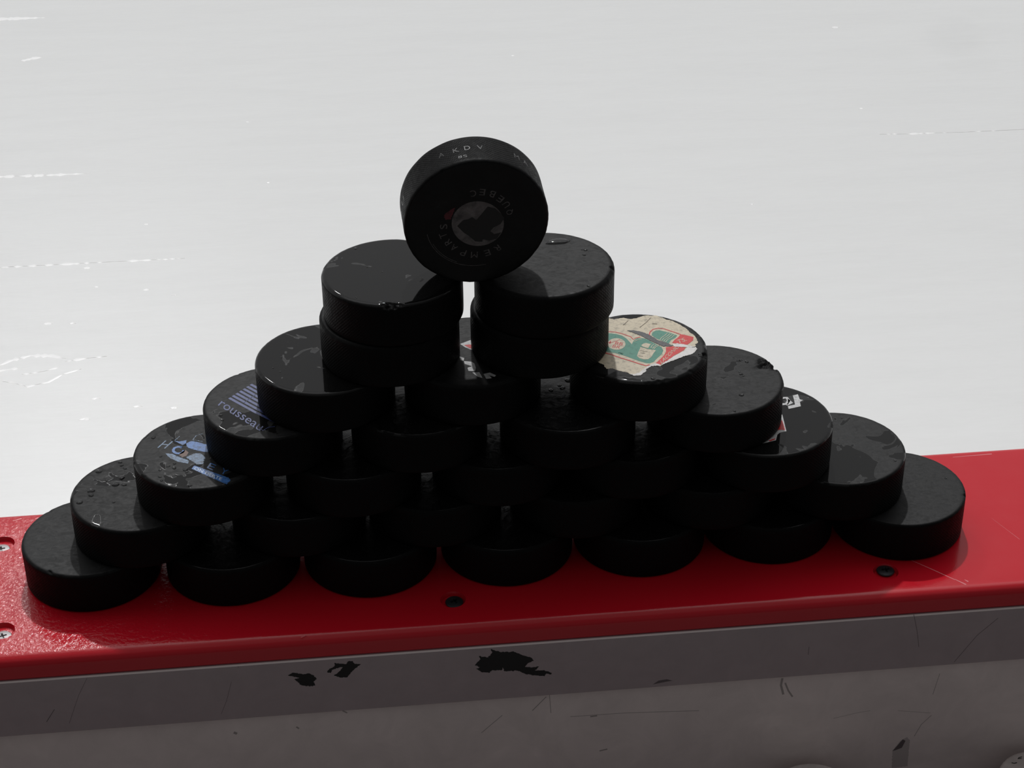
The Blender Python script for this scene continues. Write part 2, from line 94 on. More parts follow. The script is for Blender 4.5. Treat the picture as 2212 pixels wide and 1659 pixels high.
# ------------------------------------------------------------------ materials
def mat(name, color=(0.5, 0.5, 0.5), rough=0.5, **kw):
    m = bpy.data.materials.new(name)
    m.use_nodes = True
    b = m.node_tree.nodes['Principled BSDF']
    b.inputs['Base Color'].default_value = (*color, 1)
    b.inputs['Roughness'].default_value = rough
    for k, v in kw.items():
        b.inputs[k].default_value = v
    return m


def nd(m, kind, **ins):
    n = m.node_tree.nodes.new(kind)
    for k, v in ins.items():
        n.inputs[k].default_value = v
    return n


def lk(m, a, b):
    m.node_tree.links.new(a, b)


def coords(m, scale=(1, 1, 1), which='Object', loc=(0, 0, 0), rot=(0, 0, 0)):
    t = nd(m, 'ShaderNodeTexCoord')
    mp = nd(m, 'ShaderNodeMapping')
    mp.inputs['Scale'].default_value = scale
    mp.inputs['Location'].default_value = loc
    mp.inputs['Rotation'].default_value = rot
    lk(m, t.outputs[which], mp.inputs[0])
    return mp.outputs[0]


def ramp(m, src, stops):
    r = nd(m, 'ShaderNodeValToRGB')
    el = r.color_ramp.elements
    el[0].position, el[1].position = stops[0][0], stops[-1][0]
    c = lambda v: (v, v, v, 1) if isinstance(v, (int, float)) else (*v, 1)
    el[0].color, el[1].color = c(stops[0][1]), c(stops[-1][1])
    for p, v in stops[1:-1]:
        x = el.new(p); x.color = c(v)
    lk(m, src, r.inputs[0])
    return r.outputs[0]


def noise(m, vec, scale, detail=3.0, rough=0.5, dist=0.0):
    n = nd(m, 'ShaderNodeTexNoise', Scale=scale, Detail=detail, Roughness=rough, Distortion=dist)
    lk(m, vec, n.inputs['Vector'])
    return n.outputs[0]


def mathn(m, op, a, b=None, c=None):
    n = nd(m, 'ShaderNodeMath'); n.operation = op
    for i, x in enumerate((a, b, c)):
        if x is None:
            continue
        if isinstance(x, (int, float)):
            n.inputs[i].default_value = x
        else:
            lk(m, x, n.inputs[i])
    return n.outputs[0]


SPEC_TOP, SPEC_SIDE = 0.18, 0.07


def rubber(name, wet=0.0, seed=0.0, dust=1.0, damp=0.0):
    """black vulcanised rubber: knurled side, patches of melt water on the faces"""
    m = mat(name, (0.012, 0.012, 0.0122), 0.5)
    b = m.node_tree.nodes['Principled BSDF']
    v = coords(m, (1, 1, 1), loc=(seed * 1.37, seed * 2.11, seed * 0.73))
    # dusty / scuffed rubber colour
    n1 = noise(m, v, 55.0, 5.0, 0.62, 0.8)
    n1b = noise(m, coords(m, (1, 1.6, 1), loc=(seed, 0, 0), rot=(0, 0, seed)), 180.0, 3.0, 0.6, 1.5)
    nn = mathn(m, 'MULTIPLY', n1, n1b)
    base = ramp(m, nn, [(0.12, (0.006, 0.006, 0.0062)), (0.42, (0.0085 * dust, 0.0087 * dust, 0.0088 * dust)), (0.6, (0.026 * dust,) * 3)])
    # wet mask: blotches with crisp edges
    w1 = noise(m, v, 42.0, 2.5, 0.5, 1.2)
    mix = nd(m, 'ShaderNodeMix'); mix.data_type = 'RGBA'
    thr = 0.72 - 0.42 * wet
    wm = ramp(m, w1, [(max(thr - 0.008, 0.0), 0.0), (min(thr + 0.008, 1.0), 1.0)]) if wet > 0.01 else None
    # only the face pointing along the puck axis holds water
    g = nd(m, 'ShaderNodeTexCoord')
    sp = nd(m, 'ShaderNodeSeparateXYZ'); lk(m, g.outputs['Object'], sp.inputs[0])
    up = mathn(m, 'GREATER_THAN', sp.outputs[2], 24.1 * MM)
    flat = mathn(m, 'GREATER_THAN', sp.outputs[2], 25.15 * MM)
    if wm is not None:
        mask = mathn(m, 'MULTIPLY', wm, up)
        lk(m, mask, mix.inputs[0])
    else:
        mix.inputs[0].default_value = 0.0
        mask = None
    lk(m, base, mix.inputs[6])
    mix.inputs[7].default_value = (0.006, 0.006, 0.006, 1)
    sd = nd(m, 'ShaderNodeMix'); sd.data_type = 'RGBA'; lk(m, up, sd.inputs[0])
    sd.inputs[6].default_value = (0.0055, 0.0055, 0.0056, 1); lk(m, mix.outputs[2], sd.inputs[7])
    lk(m, sd.outputs[2], b.inputs['Base Color'])
    rr = mathn(m, 'SUBTRACT', ramp(m, n1b, [(0.3, 0.42), (0.7, 0.62)]), mathn(m, 'MULTIPLY', flat, 0.33 * damp))
    if mask is not None:
        r = nd(m, 'ShaderNodeMix'); lk(m, mask, r.inputs[0]); lk(m, rr, r.inputs[2])
        r.inputs[3].default_value = 0.045
        lk(m, r.outputs[0], b.inputs['Roughness'])
        io = nd(m, 'ShaderNodeMix'); lk(m, mask, io.inputs[0])
        io.inputs[2].default_value = 1.5; io.inputs[3].default_value = 1.36
        lk(m, io.outputs[0], b.inputs['IOR'])
    else:
        lk(m, rr, b.inputs['Roughness'])
    sl = nd(m, 'ShaderNodeMix'); lk(m, flat, sl.inputs[0])
    sl.inputs[2].default_value = SPEC_SIDE; sl.inputs[3].default_value = SPEC_TOP + 0.27 * damp
    if mask is not None:
        sw = nd(m, 'ShaderNodeMix'); lk(m, mask, sw.inputs[0]); lk(m, sl.outputs[0], sw.inputs[2])
        sw.inputs[3].default_value = 0.5
        lk(m, sw.outputs[0], b.inputs['Specular IOR Level'])
    else:
        lk(m, sl.outputs[0], b.inputs['Specular IOR Level'])
    # knurl on the side from the side UV (millimetres)
    uv = nd(m, 'ShaderNodeTexCoord')
    su = nd(m, 'ShaderNodeSeparateXYZ'); lk(m, uv.outputs['UV'], su.inputs[0])
    k = 2 * math.pi / 1.5
    s1 = mathn(m, 'SINE', mathn(m, 'MULTIPLY', mathn(m, 'ADD', su.outputs[0], su.outputs[1]), k * 0.8))
    s2 = mathn(m, 'SINE', mathn(m, 'MULTIPLY', mathn(m, 'SUBTRACT', su.outputs[0], su.outputs[1]), k * 0.8))
    kn = mathn(m, 'MULTIPLY', mathn(m, 'MAXIMUM', s1, s2), 1.0)
    band = ramp(m, mathn(m, 'DIVIDE', su.outputs[1], 25.4), [(0.10, 0.0), (0.14, 1.0), (0.86, 1.0), (0.90, 0.0)])
    kn = mathn(m, 'MULTIPLY', kn, band)
    fine = noise(m, v, 900.0, 2.0, 0.5)
    med = noise(m, v, 130.0, 4.0, 0.55, 0.5)
    hgt = mathn(m, 'ADD', mathn(m, 'MULTIPLY', mathn(m, 'SUBTRACT', fine, 0.5), 0.25), mathn(m, 'MULTIPLY', mathn(m, 'SUBTRACT', med, 0.5), 1.6))
    if mask is not None:
        inv = mathn(m, 'SUBTRACT', 1.0, mask)
        hgt = mathn(m, 'MULTIPLY', hgt, mathn(m, 'ADD', mathn(m, 'MULTIPLY', inv, 0.95), 0.05))
    hgt = mathn(m, 'ADD', hgt, kn)
    bp = nd(m, 'ShaderNodeBump', Strength=0.55, Distance=0.00016)
    lk(m, hgt, bp.inputs['Height']); lk(m, bp.outputs[0], b.inputs['Normal'])
    return m


def speckled(name, color, amount=0.25, scale=300.0, rough=0.5, dark=0.5):
    m = mat(name, color, rough)
    b = m.node_tree.nodes['Principled BSDF']
    n = noise(m, coords(m), scale, 4.0, 0.65, 0.6)
    c = ramp(m, n, [(0.32, tuple(x * dark for x in color)), (0.32 + amount, color), (0.8, tuple(min(1, x * 1.08) for x in color))])
    lk(m, c, b.inputs['Base Color'])
    return m


INK = {
    'cream': speckled('aged_cream_paper', (0.60, 0.52, 0.38), 0.2, 420.0, 0.35, 0.62),
    'green': speckled('printed_green', (0.085, 0.27, 0.20), 0.15, 500.0, 0.28, 0.75),
    'red': speckled('printed_red', (0.62, 0.035, 0.035), 0.15, 500.0, 0.3, 0.75),
    'scab': speckled('bare_rubber_tear', (0.07, 0.065, 0.07), 0.3, 700.0, 0.5, 0.15),
    'torn': speckled('torn_white_paper', (0.68, 0.66, 0.64), 0.2, 300.0, 0.5, 0.75),
    'grime': mat('grime_line', (0.16, 0.13, 0.10), 0.6),
    'blue': speckled('print_blue', (0.055, 0.17, 0.46), 0.22, 500.0, 0.3, 0.35),
    'blue2': speckled('print_violet_blue', (0.055, 0.078, 0.24), 0.2, 600.0, 0.4, 0.5),
    'pale': mat('banner_lettering', (0.62, 0.72, 0.85), 0.3),
    'paleblue': speckled('print_pale_blue', (0.13, 0.23, 0.38), 0.3, 450.0, 0.35, 0.15),
    'rust': speckled('print_rust', (0.14, 0.07, 0.05), 0.2, 600.0, 0.5, 0.5),
    'white': speckled('print_white', (0.55, 0.55, 0.55), 0.2, 500.0, 0.4, 0.6),
    'dim': speckled('worn_grey_print', (0.17, 0.155, 0.155), 0.4, 160.0, 0.6, 0.3),
    'ink': mat('black_print', (0.006, 0.006, 0.006), 0.55),
    'dimred': speckled('worn_red_print', (0.11, 0.008, 0.016), 0.3, 400.0, 0.6, 0.4),
    'scratch': mat('dark_scratch', (0.14, 0.115, 0.12), 0.6),
    'smear': mat('grey_smear', (0.42, 0.37, 0.36), 0.6),
    'smear2': mat('pale_grey_smear', (0.56, 0.50, 0.49), 0.6),
}


# ------------------------------------------------------------------ mesh helpers
def link(name, me, parent=None, mats=()):
    o = bpy.data.objects.new(name, me)
    COL.objects.link(o)
    for m in mats:
        me.materials.append(m)
    if parent is not None:
        o.parent = parent
    return o


def from_bm(name, bm, mats, parent=None, smooth=True):
    me = bpy.data.meshes.new(name)
    bm.normal_update()
    bm.to_mesh(me); bm.free()
    for p in me.polygons:
        p.use_smooth = smooth
    return link(name, me, parent, mats)


def tag(o, label=None, category=None, group=None, kind=None):
    for k, v in (('label', label), ('category', category), ('group', group), ('kind', kind)):
        if v:
            o[k] = v


_glyphs = {}


def glyph(txt):
    """flat outline mesh of a word in the built-in font, scaled to the unit box"""
    if txt in _glyphs:
        return _glyphs[txt]
    cu = bpy.data.curves.new('lettering', 'FONT')
    cu.body = txt; cu.resolution_u = 4
    o = bpy.data.objects.new('lettering', cu)
    COL.objects.link(o)
    dg = bpy.context.evaluated_depsgraph_get()
    me = bpy.data.meshes.new_from_object(o.evaluated_get(dg))
    vs = [(v.co.x, v.co.y) for v in me.vertices]
    fs = [tuple(p.vertices) for p in me.polygons]
    bpy.data.objects.remove(o); bpy.data.curves.remove(cu); bpy.data.meshes.remove(me)
    x0, x1 = min(v[0] for v in vs), max(v[0] for v in vs)
    y0, y1 = min(v[1] for v in vs), max(v[1] for v in vs)
    vs = [((v[0] - x0) / (x1 - x0), (v[1] - y0) / (y1 - y0)) for v in vs]
    _glyphs[txt] = (vs, fs)
    return _glyphs[txt]


def ragged(pts, amp, step=0.45):
    """torn outline: the same polygon with its edges broken up by noise (mm)"""
    out = []
    n = len(pts)
    for i in range(n):
        a, b = Vector((*pts[i], 0)), Vector((*pts[(i + 1) % n], 0))
        k = max(1, int((b - a).length / step))
        t = (b - a).normalized() if (b - a).length > 1e-6 else Vector((1, 0, 0))
        for j in range(k):
            p = a.lerp(b, j / k)
            d = amp * (mnoise.noise(p * 1.1) + 0.7 * mnoise.noise(p * 2.9 + Vector((9, 0, 0))))
            out.append((p.x - t.y * d, p.y + t.x * d))
    return out


RAGGED = {'cream': 0.35, 'torn': 0.4, 'scab': 0.5, 'ink': 0.45, 'blue': 0.25, 'paleblue': 0.4, 'rust': 0.4, 'dimred': 0.4, 'smear2': 0.5}


def decal(name, items, parent, place, step=0.05):
    """printed layers: each polygon or word is a thin solid skin lying on its surface.
    place(a, b, h) gives the point a, b (mm) on the surface at height h (mm)."""
    names, verts, faces, idx = [], [], [], []
    for it in items:
        if it[1] not in names:
            names.append(it[1])
        mi = names.index(it[1])
        h = step * (it[2] + 1)
        if it[0] == 'p':
            pts = it[3]
            if it[1] in RAGGED and name not in ('marker_stroke',) and len(pts) < 80 and not (it[1] == 'cream' and it[2] > 0) and not (it[1] == 'ink' and name == 'printed_logo'):
                pts = ragged(pts, RAGGED[it[1]])
            n0 = len(verts)
            verts += [place(a, b, h) for a, b in pts]
            verts += [place(a, b, 0.0) for a, b in pts]
            n = len(pts)
            for t in tessellate_polygon([[Vector((a, b, 0)) for a, b in pts]]):
                a, b, c = (pts[i] for i in t)
                ccw = (b[0] - a[0]) * (c[1] - a[1]) - (b[1] - a[1]) * (c[0] - a[0]) > 0
                faces.append(tuple(n0 + i for i in (t if ccw else t[::-1]))); idx.append(mi)
            for i in range(n):
                j = (i + 1) % n
                faces.append((n0 + i, n0 + j, n0 + n + j, n0 + n + i)); idx.append(mi)
        else:
            vs, fs = glyph(it[3])
            ox, oy, ux, uy, vx, vy = it[4]
            n0 = len(verts)
            verts += [place(ox + ux * s + vx * t, oy + uy * s + vy * t, h) for s, t in vs]
            for f in fs:
                faces.append(tuple(n0 + i for i in f)); idx.append(mi)
    me = bpy.data.meshes.new(name)
    me.from_pydata([(x * MM, y * MM, z * MM) for x, y, z in verts], [], faces)
    me.update()
    o = link(name, me, parent, [INK[k] for k in names])
    for p, mi in zip(me.polygons, idx):
        p.material_index = mi
    return o


# ------------------------------------------------------------------ the setting: ice
def make_ice():
    m = mat('rink_ice', (0.8, 0.8, 0.8), 0.26)
    b = m.node_tree.nodes['Principled BSDF']
    v = coords(m, (1.0, 5.5, 1.0), rot=(0, 0, -0.02))
    v1 = coords(m, (1, 1, 1))
    a = noise(m, v, 3.0, 5.0, 0.6, 0.6)
    c = noise(m, v, 30.0, 4.0, 0.6, 0.3)
    g = noise(m, v1, 1100.0, 2.0, 0.7)
    s = mathn(m, 'ADD', mathn(m, 'MULTIPLY', a, 0.5), mathn(m, 'ADD', mathn(m, 'MULTIPLY', c, 0.3), mathn(m, 'MULTIPLY', g, 0.2)))
    col = ramp(m, s, [(0.36, (ICE * 0.975, ICE * 0.983, ICE * 0.977)), (0.5, (ICE, ICE * 1.008, ICE * 1.002)), (0.64, (ICE * 1.02, ICE * 1.03, ICE * 1.024))])
    # a faint grey blotch frozen into the sheet
    mp = coords(m, (1 / 0.17, 1 / 0.34, 0.001), loc=(-1.345 / 0.17, -3.27 / 0.34, 0))
    ln = nd(m, 'ShaderNodeVectorMath'); ln.operation = 'LENGTH'; lk(m, mp, ln.inputs[0])
    dd = mathn(m, 'ADD', ln.outputs['Value'], mathn(m, 'MULTIPLY', noise(m, v1, 7.0, 3.0), 0.9))
    bl = ramp(m, dd, [(0.55, 0.965), (1.0, 1.0)])
    mx = nd(m, 'ShaderNodeMix'); mx.data_type = 'RGBA'; mx.blend_type = 'MULTIPLY'; mx.inputs[0].default_value = 1
    lk(m, col, mx.inputs[6]); lk(m, bl, mx.inputs[7]); lk(m, mx.outputs[2], b.inputs['Base Color'])
    bp = nd(m, 'ShaderNodeBump', Strength=0.3, Distance=0.0012)
    lk(m, s, bp.inputs['Height']); lk(m, bp.outputs[0], b.inputs['Normal'])
    snow = mat('scraped_snow', (0.97, 0.97, 0.97), 0.35)
    bm = bmesh.new()
    z = -1.08
    vs = [bm.verts.new(p) for p in ((-9, 0.075, z), (9, 0.075, z), (9, 22, z), (-9, 22, z))]
    bm.faces.new(vs)
    rnd = random.Random(4)

    def groove(pts, w, gaps=0.0, hgt=0.0025):
        # a skate cut: a low two-sided ridge of snow along a line
        P = [Vector((x * MM, y * MM, z)) for x, y in pts]
        fine = []
        for p, q in zip(P[:-1], P[1:]):
            n = max(2, int((q - p).length / 0.006))
            fine += [p.lerp(q, i / n) for i in range(n)]
        fine.append(P[-1])
        n = len(fine); rows = []
        for i, p in enumerate(fine):
            t = (fine[min(i + 1, n - 1)] - fine[max(i - 1, 0)]).normalized()
            nn = Vector((-t.y, t.x, 0))
            ww = w * MM * (0.35 + 0.9 * rnd.random()) * min(1, 0.15 + 6 * min(i, n - 1 - i) / n)
            if gaps and mnoise.noise(Vector((p.x * 90, p.y * 90, 3))) < gaps - 0.5:
                ww *= 0.12
            rows.append([bm.verts.new(p + nn * ww), bm.verts.new(p + Vector((0, 0, 0.0004))), bm.verts.new(p - nn * ww)])
        for r, s_ in zip(rows[:-1], rows[1:]):
            for j in (0, 1):
                f = bm.faces.new((r[j], s_[j], s_[j + 1], r[j + 1])); f.material_index = 1

    groove([(-1100, 3663), (-908, 3665), (-800, 3662)], 9, 0.0)
    groove([(-930, 2789), (-796, 2788), (-700, 2785), (-618, 2784)], 6, 0.35)
    groove([(-900, 2399), (-747, 2396), (-640, 2396), (-520, 2396), (-402, 2395)], 4, 0.5)
    groove([(-827, 3396), (-800, 3410), (-781, 3413)], 7, 0.2)
    groove([(1030, 2791), (1100, 2786), (1217, 2782)], 4, 0.55)
    groove([(1217, 2782), (1420, 2781)], 2.5, 0.7)
    groove([(-702, 2038), (-687, 2052), (-653, 2066), (-617, 2062), (-590, 2050)], 6, 0.1)
    groove([(-720, 2012), (-695, 2022), (-668, 2026)], 5, 0.1)
    groove([(-690, 1985), (-675, 1980), (-645, 1964), (-612, 1975), (-590, 1998), (-560, 2012)], 3, 0.4)
    groove([(-590, 2040), (-560, 2046), (-520, 2050)], 4, 0.3)
    groove([(-660, 2005), (-625, 2010), (-600, 2022)], 4, 0.5)
    for x, y, r in ((-526, 1912, 8), (1073, 3383, 9), (1023, 2923, 6), (-467, 2279, 6), (-415, 2254, 5), (-485, 2543, 4), (-584, 2375, 7),
                    (-634, 2173, 8), (-590, 2170, 6), (-540, 1850, 9), (-455, 1880, 8), (-900, 2600, 4), (-300, 3000, 4), (300, 3300, 4),
                    (-560, 2300, 4), (-250, 2700, 4), (700, 2500, 4), (-330, 1850, 6), (-395, 1870, 6)):
        groove([(x - r, y), (x, y + r * 0.4), (x + r, y)], r * 0.5, 0.0)
    o = from_bm('floor', bm, [m, snow], smooth=False)
    tag(o, kind='structure')
    return o


make_ice()
bm = bmesh.new()
bm.faces.new([bm.verts.new(p) for p in ((-9, -6, -1.08), (9, -6, -1.08), (9, 0.075, -1.08), (-9, 0.075, -1.08))])
fl = from_bm('floor', bm, [speckled('rubber_bench_matting', (0.17, 0.165, 0.16), 0.2, 40.0, 0.9, 0.6)], smooth=False)
tag(fl, kind='structure')

# ------------------------------------------------------------------ the dasher board
YAW, YB, YH, ZL, ZB = 0.01313, 60.09, -72.30, -14.0, -52.65
board = bpy.data.objects.new('rink_board', None)
COL.objects.link(board)
board.rotation_euler = (0, 0, YAW)
board.empty_display_size = 0.05
tag(board, 'rink side board with a glossy red plastic cap carrying the pile of pucks', 'board')


def bslot(x, y, z):
    """world mm -> board mm"""
    c, s = math.cos(-YAW), math.sin(-YAW)
    return (x * c - y * s, x * s + y * c, z)


m_cap = mat('red_cap_plastic', (0.57, 0.008, 0.020), 0.2)
b_ = m_cap.node_tree.nodes['Principled BSDF']
v_ = coords(m_cap)
sepx = nd(m_cap, 'ShaderNodeSeparateXYZ'); lk(m_cap, v_, sepx.inputs[0])
tex_side = ramp(m_cap, mathn(m_cap, 'MULTIPLY_ADD', sepx.outputs[0], -1.0, 0.0), [(0.0, 0.05), (0.10, 0.12), (0.22, 1.0)])
peel = noise(m_cap, v_, 420.0, 4.0, 0.6, 1.0)
peel2 = noise(m_cap, v_, 110.0, 3.0, 0.5, 0.8)
hh = mathn(m_cap, 'MULTIPLY', mathn(m_cap, 'ADD', peel, mathn(m_cap, 'MULTIPLY', peel2, 1.2)), tex_side)
hh = mathn(m_cap, 'MULTIPLY', hh, ramp(m_cap, mathn(m_cap, 'MULTIPLY_ADD', sepx.outputs[1], 1.0, 0.5), [(0.4272, 0.12), (0.4295, 1.0)]))
hh = mathn(m_cap, 'ADD', hh, mathn(m_cap, 'MULTIPLY', noise(m_cap, v_, 900.0, 2.0, 0.6), 0.10))
bp_ = nd(m_cap, 'ShaderNodeBump', Strength=0.7, Distance=0.00045)
lk(m_cap, hh, bp_.inputs['Height']); lk(m_cap, bp_.outputs[0], b_.inputs['Normal'])
edge_wear = ramp(m_cap, mathn(m_cap, 'MULTIPLY_ADD', sepx.outputs[1], 1.0, 0.5), [(0.4272, 0.06), (0.4292, 0.0)])
lk(m_cap, mathn(m_cap, 'ADD', edge_wear, ramp(m_cap, noise(m_cap, v_, 60.0, 4.0, 0.6), [(0.3, 0.11), (0.7, 0.19)])), b_.inputs['Roughness'])
m_capscr = mat('pale_red_scratch', (0.75, 0.22, 0.24), 0.25)


def extrude_profile(prof, x0, x1, nx=1):
    bm = bmesh.new(); rows = []
    for i in range(nx + 1):
        x = x0 + (x1 - x0) * i / nx
        rows.append([bm.verts.new((x * MM, y * MM, z * MM)) for y, z in prof])
    n = len(prof)
    for r, s in zip(rows[:-1], rows[1:]):
        for j in range(n):
            bm.faces.new((r[j], r[(j + 1) % n], s[(j + 1) % n], s[j]))
    bm.faces.new(rows[0][::-1]); bm.faces.new(rows[-1])
    bmesh.ops.recalc_face_normals(bm, faces=bm.faces)
    return bm


def bite(obj, cutters):
    """cut the given solids out of a mesh object"""
    for c in cutters:
        md = obj.modifiers.new('cut', 'BOOLEAN'); md.operation = 'DIFFERENCE'; md.object = c; md.solver = 'EXACT'
    dg = bpy.context.evaluated_depsgraph_get(); dg.update()
    me = bpy.data.meshes.new_from_object(obj.evaluated_get(dg))
    old = obj.data
    obj.modifiers.clear(); obj.data = me
    me.name = old.name
    bpy.data.meshes.remove(old)
    for c in cutters:
        d = c.data; bpy.data.objects.remove(c); bpy.data.meshes.remove(d)


def cyl_obj(x, y, z0, z1, r0, r1, n=40):
    bm = bmesh.new()
    a = [bm.verts.new(((x + r0 * math.cos(t)) * MM, (y + r0 * math.sin(t)) * MM, z0 * MM)) for t in [2 * math.pi * i / n for i in range(n)]]
    b = [bm.verts.new(((x + r1 * math.cos(t)) * MM, (y + r1 * math.sin(t)) * MM, z1 * MM)) for t in [2 * math.pi * i / n for i in range(n)]]
    for i in range(n):
        bm.faces.new((a[i], a[(i + 1) % n], b[(i + 1) % n], b[i]))
    bm.faces.new(a[::-1]); bm.faces.new(b)
    me = bpy.data.meshes.new('cutter'); bm.to_mesh(me); bm.free()
    o = bpy.data.objects.new('cutter', me); COL.objects.link(o)
    return o


R1 = 6.0
yf, ybk = YH - 5.4, YB + 0.29 * 7.0
prof = []
for i in range(9):                                   # front rounded nose
    t = math.pi / 2 * i / 8
    prof.append((yf + R1 - R1 * math.sin(t), -R1 + R1 * math.cos(t)))
prof += [(yf + 0.1, ZL + 1.2), (yf + 1.0, ZL)]
prof += [(ybk - 1.5, ZL), (ybk, ZL + 1.5)]
for i in range(9):
    t = math.pi / 2 * (1 - i / 8)
    prof.append((ybk - 7 + 7 * math.sin(t), -7 + 7 * math.cos(t)))
cap = from_bm('cap_rail', extrude_profile(prof, -1500, 1500), [m_cap, m_capscr], board, smooth=True)
tag(cap, 'glossy red rounded cap rail')
SCREWS = [(-286.6, 22.6), (-275.5, -58.4), (-26.4, -52.8), (220.7, -49.2)]
cut = []
for sx, sy in SCREWS:
    bx, by, _ = bslot(sx, sy, 0)
    cut.append(cyl_obj(bx, by, -2.6, 0.6, 6.2, 7.4))
bite(cap, cut)
for p in cap.data.polygons:
    p.use_smooth = True
try:
    cap.data.set_sharp_from_angle(angle=math.radians(28))
except Exception:
    pass

m_steel = mat('worn_steel', (0.33, 0.31, 0.31), 0.5, Metallic=0.6)
m_steel2 = mat('shaded_steel', (0.05, 0.05, 0.055), 0.4, Metallic=0.7)  # same steel coloured dark to stand in for the shade of the pile


def screw(x, y, rot, m, label):
    bm = bmesh.new()
    ringp = [(0.0, 0.55), (2.0, 0.5), (3.8, 0.34), (4.7, 0.1), (5.15, -0.4), (4.5, -1.4)]
    n = 40; rows = []
    for r, z in ringp:
        rows.append([bm.verts.new((0, 0, z * MM))] if r == 0 else
                    [bm.verts.new((r * math.cos(2 * math.pi * i / n) * MM, r * math.sin(2 * math.pi * i / n) * MM, z * MM)) for i in range(n)])
    for i in range(n):
        bm.faces.new((rows[0][0], rows[1][i], rows[1][(i + 1) % n]))
    for a, b in zip(rows[1:-1], rows[2:]):
        for i in range(n):
            bm.faces.new((a[i], b[i], b[(i + 1) % n], a[(i + 1) % n]))
    bm.faces.new(rows[-1][::-1])
    o = from_bm('screw', bm, [m], cap)
    cs = []
    for k in (0, 1):
        c = bmesh.new()
        bmesh.ops.create_cube(c, size=1.0)
        for v in c.verts:
            tz = 1.0 if v.co.z > 0 else 0.55
            v.co = Vector((v.co.x * 5.2 * tz * MM, v.co.y * 1.15 * MM, (0.9 if v.co.z > 0 else -1.1) * MM))
        bmesh.ops.rotate(c, verts=c.verts, cent=(0, 0, 0), matrix=Matrix.Rotation(rot + k * math.pi / 2, 3, 'Z'))
        me = bpy.data.meshes.new('cutter'); c.to_mesh(me); c.free()
        co = bpy.data.objects.new('cutter', me); COL.objects.link(co); cs.append(co)
    bite(o, cs)
    for p in o.data.polygons:
        p.use_smooth = True
    try:
        o.data.set_sharp_from_angle(angle=math.radians(30))
    except Exception:
        pass
    bx, by, _ = bslot(x, y, 0)
    o.location = (bx * MM, by * MM, -1.15 * MM)
    tag(o, label)


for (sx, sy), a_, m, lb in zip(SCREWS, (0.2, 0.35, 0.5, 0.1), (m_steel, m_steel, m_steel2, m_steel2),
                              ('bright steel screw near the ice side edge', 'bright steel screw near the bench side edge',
                               'steel screw in the shade of the pile, shade put into its colour', 'steel screw in front of the rightmost puck, coloured dark for shade')):
    screw(sx, sy, a_, m, lb)

# scratches in the cap
sb = []
for pts, w in (([(237.0, -43.0), (247, -53), (257, -63.5)], 0.5), ([(257, -63), (262, -68.5)], 0.9), ([(262.5, -64), (264, -66)], 0.9),
               ([(-109, -75.5), (-112, -77.2)], 0.5), ([(295, -8), (305, -30)], 0.2), ([(272, 47), (274, 53)], 0.9), ([(290, 57), (315, 58)], 0.8),
               ([(-270, 50), (-262, 52)], 0.9), ([(-283, 49), (-278, 51)], 0.9)):
    P = [bslot(x, y, 0)[:2] for x, y in pts]
    L, Rr = [], []
    for i in range(len(P)):
        t = Vector(P[min(i + 1, len(P) - 1)]) - Vector(P[max(i - 1, 0)]); t.normalize()
        ww = w / 2 * (0.4 if i == 0 else 1)
        L.append((P[i][0] - t.y * ww, P[i][1] + t.x * ww)); Rr.append((P[i][0] + t.y * ww, P[i][1] - t.x * ww))
    sb.append(('p', 'capscr', 0, L + Rr[::-1]))
INK['capscr'] = m_capscr
for it in sb:
    decal('scratch', [it], cap, lambda a, b, h: (a, b, h - 0.03), 0.06)

m_strip = speckled('grey_plastic_strip', (0.45, 0.37, 0.385), 0.3, 60.0, 0.45, 0.93)
m_panel = speckled('white_board_plastic', (0.92, 0.81, 0.79), 0.3, 35.0, 0.5, 0.9)
m_edge = mat('lit_cut_edge', (0.85, 0.78, 0.76), 0.4)
# upper strip with a thin cut edge under the cap, painted pale as its highlight
ys = YH - 5.5 - 0.9
prof = [(ys, ZB + 0.6), (ys + 0.5, ZB), (-60, ZB), (-60, ZL - 0.02), (ys + 0.9, ZL - 0.02), (ys, ZL - 0.6)]
bm = extrude_profile(prof, -1500, 1500)
for f in bm.faces:
    c = f.calc_center_median()
    if abs(c.x) < 1.4 and c.z > (ZL - 0.5) * MM and c.y < (ys + 0.8) * MM:
        f.material_index = 1
strip = from_bm('upper_strip', bm, [m_strip, m_edge], board, smooth=False)
tag(strip, 'grey plastic strip under the red cap with black puck marks')
prof = [(YH - 3.0, -1080), (YB - 2.0, -1080), (YB - 2.0, ZL - 0.05), (-60.0, ZL - 0.05), (-60.0, ZB - 0.05), (YH - 3.0, ZB - 0.05)]
panel = from_bm('front_panel', extrude_profile(prof, -1500, 1500), [m_panel], board, smooth=False)
tag(panel, 'white plastic front panel with grey smudges')


def on_front(yloc):
    # decal coordinates are world x, z on the front plane; the board frame is yawed a touch
    return lambda a, b, h: (a / math.cos(YAW) + yloc * math.sin(YAW), yloc - h, b)


for it in DEC['scuff']:
    if it[1] == 'ink':
        o = decal('rubber_mark', [it], strip, on_front(ys), 0.05); tag(o, 'torn black rubber mark')
    else:
        decal('scratch', [it], strip, on_front(ys), 0.05)
for it in DEC['smudge']:
    decal('smudge', [it], panel, on_front(YH - 3.0), 0.05)

# bench shelf below the frame, on which the two lidded tubs stand
bm = extrude_profile([(-200, -170), (YH - 3.2, -170), (YH - 3.2, -146), (-200, -146)], -1500, 1500)
sh = from_bm('trim_1', bm, [mat('bench_shelf_plastic', (0.10, 0.05, 0.06), 0.5)], None, smooth=False)
sh.rotation_euler = (0, 0, YAW)
tag(sh, kind='structure')


